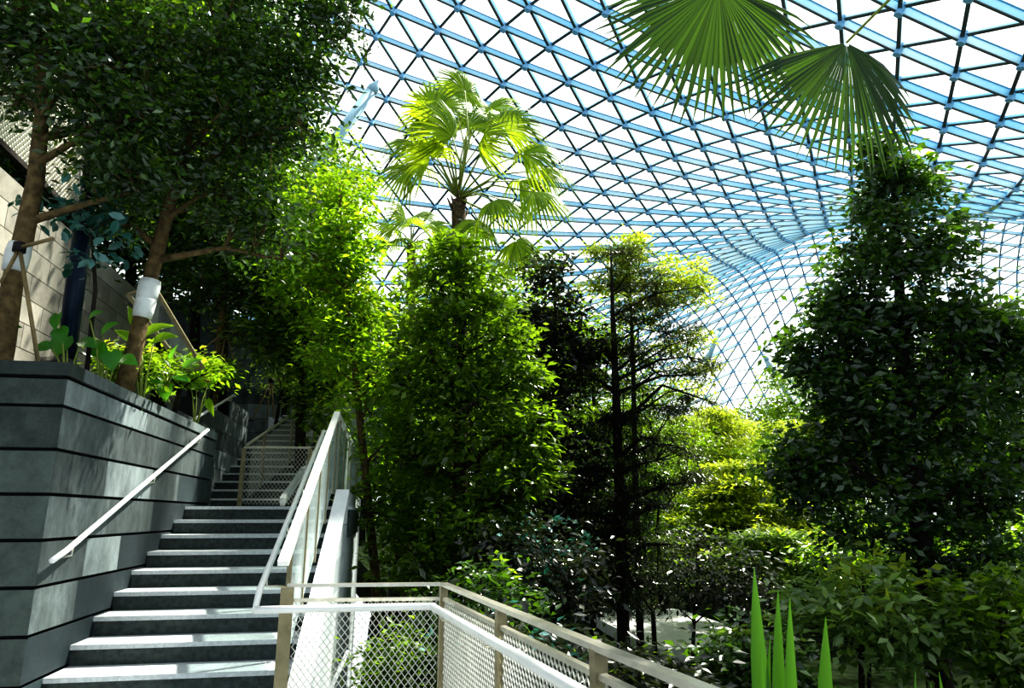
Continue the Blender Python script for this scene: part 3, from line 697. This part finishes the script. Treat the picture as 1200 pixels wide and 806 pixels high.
tree('understory_tree', 'teal-leaved sapling hanging in front of the navy post', 'tree', 5.9,
     [(105, 420, .02), (112, 340, .018), (108, 280, .014), (100, 235, .01)],
     [(60, 235, 30, 12, 6), (115, 215, 26, 16, 7), (125, 255, 24, 16, 6), (85, 250, 30, 14, 6), (100, 300, 18, 12, 4), (130, 280, 20, 10, 4)],
     'L_teal', per=7, sigma=.1, size=.13, kind='oval', limbs=8, bark='bark_dark', base_z=2.6, droop=.5)

def props(cx, D, legs, label):
    b = at(cx[0], cx[1], D); t = empty('timber_prop', b, label, 'prop')
    for (x, y) in legs:
        q = at(x, y, D + rng.uniform(-.25, .1)); mb = MB(b); mb.tube([b, q + (q - b) * .04], .016, 8); mb.build('pole', M['bamboo'], t)
    mb = MB(b); mb.tube([b - z_ * .04, b + z_ * .04], .05, 10); mb.build('binding', M['black'], t)
props((265, 388), 12.1, [(243, 405), (275, 425), (258, 430)], 'timber tripod propping the slender trunk behind the bed')
props((23, 290), 5.45, [(45, 425), (2, 330), (60, 280)], 'timber props tied to the trunk at the far left edge')
props((318, 446), 13.2, [(297, 489), (321, 489), (312, 492)], 'timber tripod at the top of the upper stairs')

# ------------------------------------------------------------------ fan palms
def frond(parent, b0, crown, hub, nrm, aim, R, mats, n=34, spread=250, droop=.25, split=.55, pr=.012, fold=.25):
    """a petiole from crown to hub and a pleated fan blade round the hub, opening along aim"""
    crown = np.asarray(crown, float); hub = np.asarray(hub, float)
    ax = unit(np.asarray(aim, float)); nz = np.asarray(nrm, float); nz = unit(nz - ax * (nz @ ax)); ay = np.cross(nz, ax)
    mid = (crown + hub) / 2 + nz * .12 * np.linalg.norm(hub - crown)
    V = []; Fs = []; dth = math.radians(spread) / n
    for k in range(n):
        th = -math.radians(spread) / 2 + (k + .5) * dth; Lk = R * (1 - .22 * abs(th / math.radians(spread / 2)) ** 2) * rng.uniform(.93, 1.05)
        d = ax * math.cos(th) + ay * math.sin(th); sd = -ax * math.sin(th) + ay * math.cos(th)
        st = [.03, .3, split, .8, 1.0]; b = len(V)
        w0 = Lk * split * math.tan(dth / 2) * 1.02
        for s in st:
            w = Lk * s * math.tan(dth / 2) * 1.02 if s <= split else w0 * (1 - (s - split) / (1 - split)) ** .75 + .0008
            dz = -droop * R * (s ** 2.4) - fold * R * s * abs(math.sin(th / 2)) * .6; jig = rng.normal() * .03 * R * max(0, s - split)
            c = hub + d * Lk * s * (1 - .12 * droop * s) + nz * dz + sd * jig + np.array([0, 0, -1.]) * droop * .5 * R * max(0, s - split) ** 1.3 * 2
            V += [c - sd * w - nz * w * .55, c + nz * w * .25, c + sd * w - nz * w * .55]
        for q in range(len(st) - 1):
            a = b + q * 3; Fs += [(a, a + 1, a + 4, a + 3), (a + 1, a + 2, a + 5, a + 4)]
    o = fast_mesh('frond', np.array(V) - b0, np.array(Fs), M[mats], parent)
    mb = MB(b0); mb.tube([crown, mid, hub], [pr * 1.4, pr, pr * .7], 6); mb.build('petiole', M['petiole'], o)
    return o

def palm(label, D, trunk, crown_px, fronds, leaf, R, pr, base_z, dead=True):
    path = [(at(x, y, D), r) for x, y, r in trunk]; b0 = path[0][0].copy(); b0[2] = base_z
    t = empty('fan_palm', b0, label, 'palm tree')
    pts = [b0] + [p for p, r in path]; rr = [path[0][1] * 1.1] + [r for p, r in path]
    mb = MB(b0); P = []; Rr = []
    for a in range(len(pts) - 1):
        for f in np.linspace(0, 1, 14, endpoint=False):
            P.append(pts[a] * (1 - f) + pts[a + 1] * f); Rr.append((rr[a] * (1 - f) + rr[a + 1] * f) * rng.uniform(.93, 1.1))
    P.append(pts[-1]); Rr.append(rr[-1]); mb.tube(P, Rr, 12); mb.build('trunk', M['bark_palm'], t)
    c = at(*crown_px, D)
    for k in range(9):   # old leaf bases round the top of the trunk
        a = k * 2.4; h = c - UPW * (.08 + .06 * k); d = RT * math.cos(a) + FH * math.sin(a); r = rr[-1]
        mb = MB(b0); mb.tube([h + d * r * .7, h + d * r * 1.25 + UPW * r * 1.0, h + d * r * 1.7 + UPW * r * 2.0], [r * .3, r * .22, r * .1], 6); mb.build('leaf_base', M['bark_palm'], t)
    for (x, y, dd, k) in fronds:
        hub = at(x, y, D + dd); v = hub - c; aim = unit(v) + np.array([0, 0, -.12])
        nz = np.array([0, 0, .7]) - FH * rng.uniform(.5, 1.1) + RT * rng.uniform(-.7, .7)
        frond(t, b0, c, hub, nz, aim, R * k, leaf, n=28, spread=rng.uniform(190, 250), droop=.5, split=.48, pr=pr)
    return t
palm('tall fan palm with bright yellow-green fronds against the glass roof', 15.0, [(541, 400, .19), (539, 300, .175), (537, 235, .15)], (537, 232),
     [(508, 135, -.6, 1.0), (535, 130, .3, 1.05), (565, 148, .5, 1.0), (590, 150, -.4, .95), (612, 180, -.2, .95), (608, 212, .3, 1.0), (625, 225, -.7, .9), (488, 172, .4, .9), (505, 185, -.7, .85),
      (480, 200, -.2, .75), (560, 172, -.9, .95), (530, 160, -.9, .9), (560, 258, -.5, .72), (604, 282, -.3, .8), (578, 235, -.9, .7), (550, 120, .9, .95), (498, 150, .9, .9), (522, 112, .6, .9), (545, 108, -.3, .9), (575, 128, .6, .9), (515, 150, -.2, .9), (632, 200, .2, .85), (590, 235, .5, .85), (548, 150, .1, 1.0), (495, 195, .5, .8)],
     'L_palm', 1.2, .02, -1.4)
palm('smaller fan palm behind the sunlit tree, left of the tall palm', 21.0, [(481, 400, .16), (482, 330, .15), (482, 288, .13)], (482, 286),
     [(462, 268, 0, 1), (475, 255, -.5, 1), (492, 255, .5, 1), (505, 268, 0, 1), (470, 280, -.6, .9), (498, 284, -.4, .9), (483, 262, -.8, .9), (512, 282, .4, .9), (455, 284, .4, .8)],
     'L_palm', 1.0, .02, -1.4)
# palm standing out of view on the right, its fans hanging into the picture
def near_palm():
    crown = at(1290, -255, 3.5); b0 = np.array([crown[0] + .25, crown[1] + .1, valley_z(crown[0] + .25, crown[1] + .1)])
    t = empty('fan_palm', b0, 'near fan palm whose two dark fan leaves hang into the upper right corner', 'palm tree')
    mb = MB(b0); mb.tube([b0 + (crown - b0) * f + np.array([0, .03 * math.sin(9 * f), 0]) for f in np.linspace(0, 1, 30)], [.15 * rng.uniform(.94, 1.08) for _ in range(30)], 14); mb.build('trunk', M['bark_palm'], t)
    dn = np.array([0, 0, -1.])
    h1_ = at(842, -18, 4.0); frond(t, b0, crown, h1_, -FW * .9 + UPW * .25, dn + RT * -.25 + FH * .1, .97, 'L_fan', n=42, spread=185, droop=.10, split=.58, pr=.014, fold=.3)
    h2_ = at(992, 50, 3.9); frond(t, b0, crown, h2_, -FW * .8 + RT * .2 + UPW * .3, dn + RT * .12, .90, 'L_fan', n=40, spread=172, droop=.12, split=.58, pr=.012, fold=.45)
    for k in range(5):
        a = -.6 + k * .9; d = RT * math.cos(a) + FH * math.sin(a); 
        frond(t, b0, crown, crown + d * 1.0 + UPW * .5, UPW, d + dn * .3, .75, 'L_fan', n=30, spread=240, droop=.4)
near_palm()

# ------------------------------------------------------------------ shrubs and background trees
def shrub(name, label, px, py, D, rx, ry, leaf, n=26, per=30, size=.12, kind='simple', tips=None, group=None, sigma=.16):
    base = at(px, py, D); gz = valley_z(base[0], base[1]) if base[0] > -.4 else terrace_z(base[0], base[1])
    return tree(name, label, 'shrub' if 'shrub' in name else 'tree', D, [(px, py + ry * .8, .03), (px + 4, py, .025), (px, py - ry * .6, .01)],
                [(px, py, rx, ry, n), (px + rx * .4, py + ry * .4, rx * .7, ry * .6, n // 2)], leaf, per=per, sigma=sigma, size=size, kind=kind, limbs=9, bark='bark_dark', base_z=min(gz, base[2] - .3), tips=tips, group=group)
shrub('shrub', 'dark leafy shrub below the sunlit tree, behind the landing mesh', 470, 775, 7.4, 45, 34, 'L_mid', tips=('L_bright', .4), size=.11)
shrub('shrub', 'large-leaved shrub under the mid green tree behind the railing corner', 505, 640, 9.6, 66, 50, 'L_mid', n=46, size=.14, tips=('L_bright', .45))
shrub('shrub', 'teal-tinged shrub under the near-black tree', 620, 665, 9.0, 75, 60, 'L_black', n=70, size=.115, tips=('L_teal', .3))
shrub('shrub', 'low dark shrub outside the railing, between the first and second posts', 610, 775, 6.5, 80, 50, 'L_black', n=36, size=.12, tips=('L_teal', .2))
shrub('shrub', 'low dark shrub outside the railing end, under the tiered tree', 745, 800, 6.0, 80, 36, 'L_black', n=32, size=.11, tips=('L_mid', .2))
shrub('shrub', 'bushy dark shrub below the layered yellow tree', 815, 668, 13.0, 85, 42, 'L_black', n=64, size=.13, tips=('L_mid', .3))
shrub('shrub', 'pale grey-green large-leaved shrub in the hollow, left of the dark trunk', 1010, 715, 8.0, 80, 60, 'L_pale', n=50, per=24, size=.17, kind='simple', tips=('L_yellow', .3))
shrub('shrub', 'glossy dark shrub at the lower right edge', 1170, 740, 7.5, 70, 70, 'L_mid', n=44, size=.14, tips=('L_pale', .5))
shrub('shrub', 'small yellow-green shrub beside the sword leaves', 885, 775, 7.0, 55, 40, 'L_dark', n=34, size=.12, tips=('L_pale', .4))
shrub('shrub', 'small shrub behind the mesh, right of the leaning pale stick', 565, 705, 7.6, 55, 45, 'L_dark', n=30, size=.12, tips=('L_bright', .15))
tree('layered_tree', 'layered yellow-green tree in the clearing, right of the tiered tree', 'tree', 19.0,
     [(868, 690, .09), (866, 600, .06), (864, 545, .02)], [(862, 548, 26, 5, 14), (880, 566, 50, 5, 26), (845, 580, 48, 5, 26), (890, 594, 62, 5, 34), (838, 608, 52, 5, 28), (885, 622, 66, 5, 34), (840, 640, 56, 6, 28)],
     'L_yellow', per=60, sigma=.2, size=.2, kind='simple', limbs=16, bark='bark_dark', base_z=-1.3, flatten=.22, flat=.8, droop=.02, tips=('L_yellow', .3), rise=.1)
tree('layered_tree', 'second layered yellow-green tree lower in the clearing', 'tree', 15.5,
     [(905, 730, .07), (902, 660, .05), (900, 620, .02)], [(898, 628, 40, 5, 22), (930, 645, 55, 5, 28), (865, 655, 55, 5, 28), (910, 670, 70, 5, 34), (850, 685, 50, 6, 24), (940, 695, 50, 6, 22)],
     'L_pale', per=60, sigma=.17, size=.16, kind='simple', limbs=14, bark='bark_dark', base_z=-1.4, flatten=.22, flat=.8, droop=.02, tips=('L_yellow', .5), rise=.1)
shrub('broadleaf_tree', 'bright leafy tree seen through the crown gaps at the right edge', 1165, 665, 13.0, 80, 70, 'L_bright', n=70, per=40, size=.14, sigma=.24, tips=('L_yellow', .3))
shrub('broadleaf_tree', 'bright bush behind the tall dark trunk on the right', 1020, 650, 14.0, 75, 55, 'L_bright', n=60, per=40, size=.14, sigma=.24, tips=('L_yellow', .3))

# far trees: three kinds, copied
def proto_tree(name, label, px, D, h, w, leaf, kind, n, per, size, tiers=False, tips=None):
    py0 = 605; k = F / D * 1.03
    blobs = []
    for q in range(6):
        f = q / 5; ww = w * (1 - .75 * f) if tiers else w * (.65 + .5 * math.sin(f * 2.6))
        blobs.append((px, py0 - (h * (.22 + .7 * f)) * k + 0, ww / 2 * k, (h * .05 if tiers else h * .13) * k, n))
    return tree(name, label, 'tree', D, [(px, py0, .1), (px, py0 - h * .5 * k, .07), (px, py0 - h * .97 * k, .02)], blobs, leaf, per=per, sigma=.35, size=size, kind=kind,
                limbs=12, bark='bark_dark', base_z=-1.2, flatten=.3 if tiers else .6, flat=.75 if tiers else .5, tips=tips, rise=.2)
pA = proto_tree('distant_tree', 'bushy dark green tree filling the bank behind the mid green tree', 560, 17, 6.2, 4.2, 'L_mid', 'simple', 26, 46, .2, tips=('L_bright', .3))
pB = proto_tree('distant_tree', 'feathery layered pale tree in the clearing beyond the tiered tree', 838, 28, 4.4, 4.6, 'L_yellow', 'narrow', 26, 46, .26, True)
pC = proto_tree('distant_tree', 'dark dense tree far behind the tall dark tree', 1010, 24, 4.8, 4.0, 'L_dark', 'simple', 26, 46, .22, tips=('L_mid', .3))
def far(p, px, D, s, label, z=None):
    q = at(px, 605, D); q[2] = (valley_z(q[0], q[1]) if q[0] > -.4 else 1.0) if z is None else z; copy_tree(p, q, rng.uniform(0, 6.3), s, label)
far(pA, 463, 15.5, .86, 'bushy tree right below the smaller fan palm')
far(pA, 470, 18, .9, 'bushy tree behind the sunlit yellow-green tree')
far(pA, 640, 19, .95, 'bushy tree behind the near-black tree')
far(pA, 700, 22, .95, 'bushy tree behind the dark tiered tree')
far(pC, 425, 17, .75, 'dark tree behind the slim tree at the stairs', 1.0)
far(pC, 600, 24, 1.25, 'dark tree in the gap right of the mid green tree')
far(pA, 770, 26, .85, 'bushy tree left of the clearing, low behind the tiered tree')
far(pB, 800, 36, 1.1, 'pale layered tree far off at the left of the clearing')
far(pB, 875, 34, 1.05, 'pale layered tree far off in the middle of the clearing')
far(pB, 915, 40, 1.15, 'pale layered tree far off at the right of the clearing')
far(pC, 850, 48, 1.25, 'dark tree farthest back in the clearing, below the roof edge')
far(pC, 930, 52, 1.35, 'pointed dark tree standing against the bright far glass')
far(pA, 960, 30, 1.0, 'bushy tree behind the left side of the tall dark tree')
far(pA, 1060, 22, .85, 'bushy tree low behind the trunk of the tall dark tree')
far(pC, 1120, 27, 1.15, 'dark tree behind the right side of the tall dark tree')
far(pA, 1190, 24, .95, 'bushy tree at the right edge behind the glossy shrub')
far(pC, 1250, 20, 1.2, 'dark tree just beyond the right edge of the valley')
far(pB, 1080, 40, 1.3, 'pale layered tree far behind the tall dark tree')
far(pA, 325, 17.2, .9, 'bushy tree above the top of the upper stairs', 3.0)
far(pC, 250, 15.6, 1.0, 'dark tree behind the slender propped trunk', 3.2)
far(pC, 170, 13.6, 1.1, 'dark tree in the shade behind the bandaged trunk', 3.2)
far(pC, 125, 15.2, 1.25, 'dark tree in deep shade between the navy post and the bandaged trunk', 3.2)
far(pC, 215, 16.6, 1.2, 'dark tree in deep shade right of the bandaged trunk', 3.2)
far(pC, 70, 13.5, 1.25, 'dark tree in the shade behind the navy post', 3.2)
far(pC, 0, 12.5, 1.3, 'dark tree in the shade at the far left edge', 3.2)

for px, D, p, sc, lab in ((735, 30, pA, .8, 'bushy tree deep in the valley just right of the dark tiered trunk'), (690, 33, pC, .95, 'dark tree deep in the valley left of the dark tiered trunk'),
                         (620, 30, pA, 1.0, 'bushy tree deep in the valley behind the near-black tree'), (800, 24, pA, .62, 'short bushy tree under the left edge of the clearing'),
                         (850, 27, pB, .8, 'short pale layered tree low in the clearing'), (900, 25, pA, .62, 'short bushy tree under the right edge of the clearing'),
                         (945, 21, pB, .85, 'pale layered tree between the clearing and the tall dark tree'), (760, 17, pA, .5, 'low bushy tree right behind the tiered trunk'),
                         (690, 15.5, pC, .62, 'low dark tree between the near-black tree and the tiered trunk'), (850, 21, pC, .5, 'low dark tree by the pale path'),
                         (525, 22, pC, 1.0, 'dark tree deep behind the mid green tree')):
    far(p, px, D, sc, lab)
# ------------------------------------------------------------------ broad-leaved plants on the wall
def heart_leaf(mb, base, tip, nrm, width):
    base = np.asarray(base, float); tip = np.asarray(tip, float); x = tip - base; L = np.linalg.norm(x); x /= L
    z = np.asarray(nrm, float); z = unit(z - x * (z @ x)); y = np.cross(z, x); prof = [(-.12, .22), (0, .34), (.2, .48), (.45, .46), (.7, .3), (.88, .13), (1, .01)]
    vs = []; fs = []
    for s, w in prof:
        dz = .10 * L * math.sin(s * 3) - .12 * L * s * s
        vs += [base + x * s * L - y * w * width + z * (dz + .08 * width), base + x * s * L * (1 if s > 0 else 0) + z * dz, base + x * s * L + y * w * width + z * (dz + .08 * width)]
    for k in range(len(prof) - 1):
        a = k * 3; fs += [(a, a + 1, a + 4, a + 3), (a + 1, a + 2, a + 5, a + 4)]
    mb.add(vs, fs, 0, True)
def broad_plant(label, px, py, D, leaves, leaf='L_broad', name='broadleaf_plant'):
    b = at(px, py, D); b[2] = terrace_z(b[0], b[1]) if b[0] < -2.3 else b[2]
    t = empty(name, b, label, 'plant')
    for (x, y, ang, L, w) in leaves:
        p = at(x, y, D + rng.uniform(-.15, .15)); a = math.radians(ang); d = RT * math.cos(a) + UPW * math.sin(a) - FH * .25
        mb = MB(b); heart_leaf(mb, p, p + unit(d) * L, UPW * .5 - FH * .9 + RT * rng.uniform(-.4, .4), w); lf = mb.build('leaf', M[leaf], t)
        m = (b + p) / 2 + np.array([0, 0, .12]); mb = MB(b); mb.tube([b, m, p], [.01, .008, .005], 6); mb.build('stalk', M['petiole'], lf)
broad_plant('heart-leaved plant at the wall corner beside the navy post', 82, 430, 5.75, [(68, 368, -80, .16, .12), (78, 395, -100, .20, .20), (70, 385, -60, .17, .15), (95, 400, -20, .2, .13), (60, 405, 200, .14, .12)])
broad_plant('heart-leaved plant trailing on the wall top, right of the black bag', 125, 428, 5.9, [(112, 405, -40, .22, .16), (130, 412, -70, .2, .17), (142, 420, -20, .2, .14), (120, 390, 30, .18, .12), (105, 372, 20, .14, .1)])
broad_plant('long-leaved bright plant at the foot of the bandaged trunk', 172, 432, 6.5, [(165, 396, 20, .36, .17), (160, 385, 110, .24, .1), (180, 400, 10, .26, .14), (158, 400, 150, .22, .11), (150, 415, 200, .26, .12)], 'L_bright')
broad_plant('leafy plant spilling over the wall by the trunk foot', 195, 455, 6.9, [(180, 440, -50, .2, .13), (195, 450, -80, .2, .14), (205, 440, -20, .2, .12), (215, 430, 20, .22, .1), (170, 430, 200, .18, .12), (200, 425, 70, .2, .1)])
broad_plant('broad leaf plant leaning in at the far left edge', -6, 420, 5.7, [(-8, 390, 10, .28, .16), (-5, 405, 30, .2, .1), (-2, 425, 15, .1, .09)])
broad_plant('green plant hanging over the end of the slate wall', 232, 470, 8.6, [(243, 468, -60, .26, .1), (230, 455, 160, .24, .12), (245, 448, 30, .22, .12), (222, 445, 200, .22, .12)], 'L_bright')
for px, py, D, rx, ry, lf, lab in ((212, 430, 8.2, 42, 16, 'L_bright', 'bright low shrub on the wall top, in front of the sloping guard'), (150, 425, 6.7, 38, 16, 'L_mid', 'low tangled shrub behind the wall coping near the bandaged trunk'),
                                   (252, 436, 11.8, 26, 13, 'L_bright', 'bright shrub above the upper handrail'), (330, 440, 14, 30, 22, 'L_mid', 'shrub at the top of the upper stairs')):
    shrub('shrub', lab, px, py, D, rx, ry, lf, n=20, per=26, size=.10, tips=('L_yellow', .4), sigma=.12)
fl_ = at(243, 444, 8.3)
t = empty('flower', fl_ - z_ * .25, 'tiny magenta flower among the leaves at the wall end', 'flower')
mb = MB(t.location); mb.tube([fl_ - z_ * .25, fl_], .005, 5); mb.build('stem', M['petiole'], t)
mb = MB(t.location)
for k in range(5):
    a = k * 1.257; d = RT * math.cos(a) + UPW * math.sin(a); s = RT * -math.sin(a) + UPW * math.cos(a)
    mb.add([fl_, fl_ + d * .03 + s * .018, fl_ + d * .05, fl_ + d * .03 - s * .018], [(0, 1, 2, 3)])
mb.build('petals', plain('magenta_petal', (.5, .02, .25), .5), t)

# ------------------------------------------------------------------ sword leaves by the railing
def sword(label, D, blades, base_px):
    b = at(*base_px, D); b[2] = valley_z(b[0], b[1]); t = empty('sword_leaf_plant', b, label, 'plant')
    for (tx, ty, bx, w, dd) in blades:
        tip = at(tx, ty, D + dd); r = b + RT * (bx - base_px[0]) * D / F + FH * dd * .5; r = np.array([r[0], r[1], b[2]])
        mb = MB(b); n = 9; vs = []; fs = []
        for k in range(n + 1):
            f = k / n; c = r * (1 - f) + tip * f + (RT * (.06 * math.sin(f * 3.1)) * (1 if tx > bx else -1)) * .6
            ww = 1.3 * w * (.55 + .9 * f - 1.45 * f ** 4) if f < 1 else .001
            ww = max(.001, ww); vs += [c - RT * ww, c + FH * ww * .45, c + RT * ww]
        for k in range(n):
            a = k * 3; fs += [(a, a + 1, a + 4, a + 3), (a + 1, a + 2, a + 5, a + 4)]
        mb.add(vs, fs, 0, True); mb.build('leaf', M['L_sword'], t)
sword('tall green sword-leaved plant by the railing at the bottom of the picture', 3.0, [(884, 664, 925, .034, 0), (912, 690, 932, .028, .06), (926, 700, 940, .026, -.05), (903, 745, 905, .018, .1), (893, 762, 915, .014, -.1)], (925, 960))
sword('single upright sword leaf plant, right of the tall clump', 3.1, [(968, 722, 975, .036, 0), (958, 790, 955, .018, .1)], (972, 960))
sword('short sword-leaved plant in the lower right, tips just in view', 3.3, [(1100, 787, 1095, .026, 0), (1073, 785, 1078, .016, .05), (1090, 800, 1088, .016, -.05)], (1090, 940))
# pale leaning stick behind the mesh
p, q = at(388, 806, 5.25), at(408, 762, 5.3)
t = empty('leaning_stick', p, 'pale leaning stick behind the landing mesh', 'stick'); mb = MB(p); mb.tube([p - (q - p) * 2.6, q], .014, 8); mb.build('pole', M['wrap'], t)

# ------------------------------------------------------------------ light, sky, camera
w = bpy.data.worlds.new('sky'); bpy.context.scene.world = w; w.use_nodes = True; nt = w.node_tree
bg = nt.nodes['Background']; tc = nt.nodes.new('ShaderNodeTexCoord'); sp = nt.nodes.new('ShaderNodeSeparateXYZ'); nt.links.new(tc.outputs['Generated'], sp.inputs[0])
r = ramp(nt, sp.outputs['Z'], [(0, (.92, .97, 1)), (.45, (1, 1, 1))])
dt = nt.nodes.new('ShaderNodeVectorMath'); dt.operation = 'DOT_PRODUCT'; nt.links.new(tc.outputs['Generated'], dt.inputs[0]); dt.inputs[1].default_value = (.55, .72, .42)
r2 = ramp(nt, dt.outputs['Value'], [(0, (.36, .40, .44)), (.5, (1, 1, 1))])      # brighter towards the sun, dim on the far side
mu = nt.nodes.new('ShaderNodeMix'); mu.data_type = 'RGBA'; mu.blend_type = 'MULTIPLY'; mu.inputs[0].default_value = 1
nt.links.new(r.outputs['Color'], mu.inputs[6]); nt.links.new(r2.outputs['Color'], mu.inputs[7]); nt.links.new(mu.outputs[2], bg.inputs['Color']); bg.inputs['Strength'].default_value = 1.25
s = bpy.data.lights.new('sun', 'SUN'); s.energy = 8.0; s.angle = math.radians(1.2); s.color = (1, .95, .84); so = bpy.data.objects.new('sun', s); C.objects.link(so)
az = math.radians(58); el = math.radians(56)      # azimuth from +Y towards +X
sd = Vector((math.sin(az) * math.cos(el), math.cos(az) * math.cos(el), math.sin(el)))
so.rotation_euler = sd.to_track_quat('Z', 'Y').to_euler(); so.location = sd * 100

cam = bpy.data.cameras.new('camera'); cam.sensor_width = 36; cam.lens = F / 1200 * 36; cam.clip_end = 600; co = bpy.data.objects.new('camera', cam); C.objects.link(co)
co.location = Vector(EYE); m = Matrix((RT, UP, -FW)).transposed(); co.rotation_euler = m.to_euler(); bpy.context.scene.camera = co
vs = bpy.context.scene.view_settings; vs.view_transform = 'Standard'; vs.exposure = 0.35
try: vs.look = 'High Contrast'
except Exception: pass
cy = bpy.context.scene.cycles
cy.max_bounces = 8; cy.transparent_max_bounces = 16
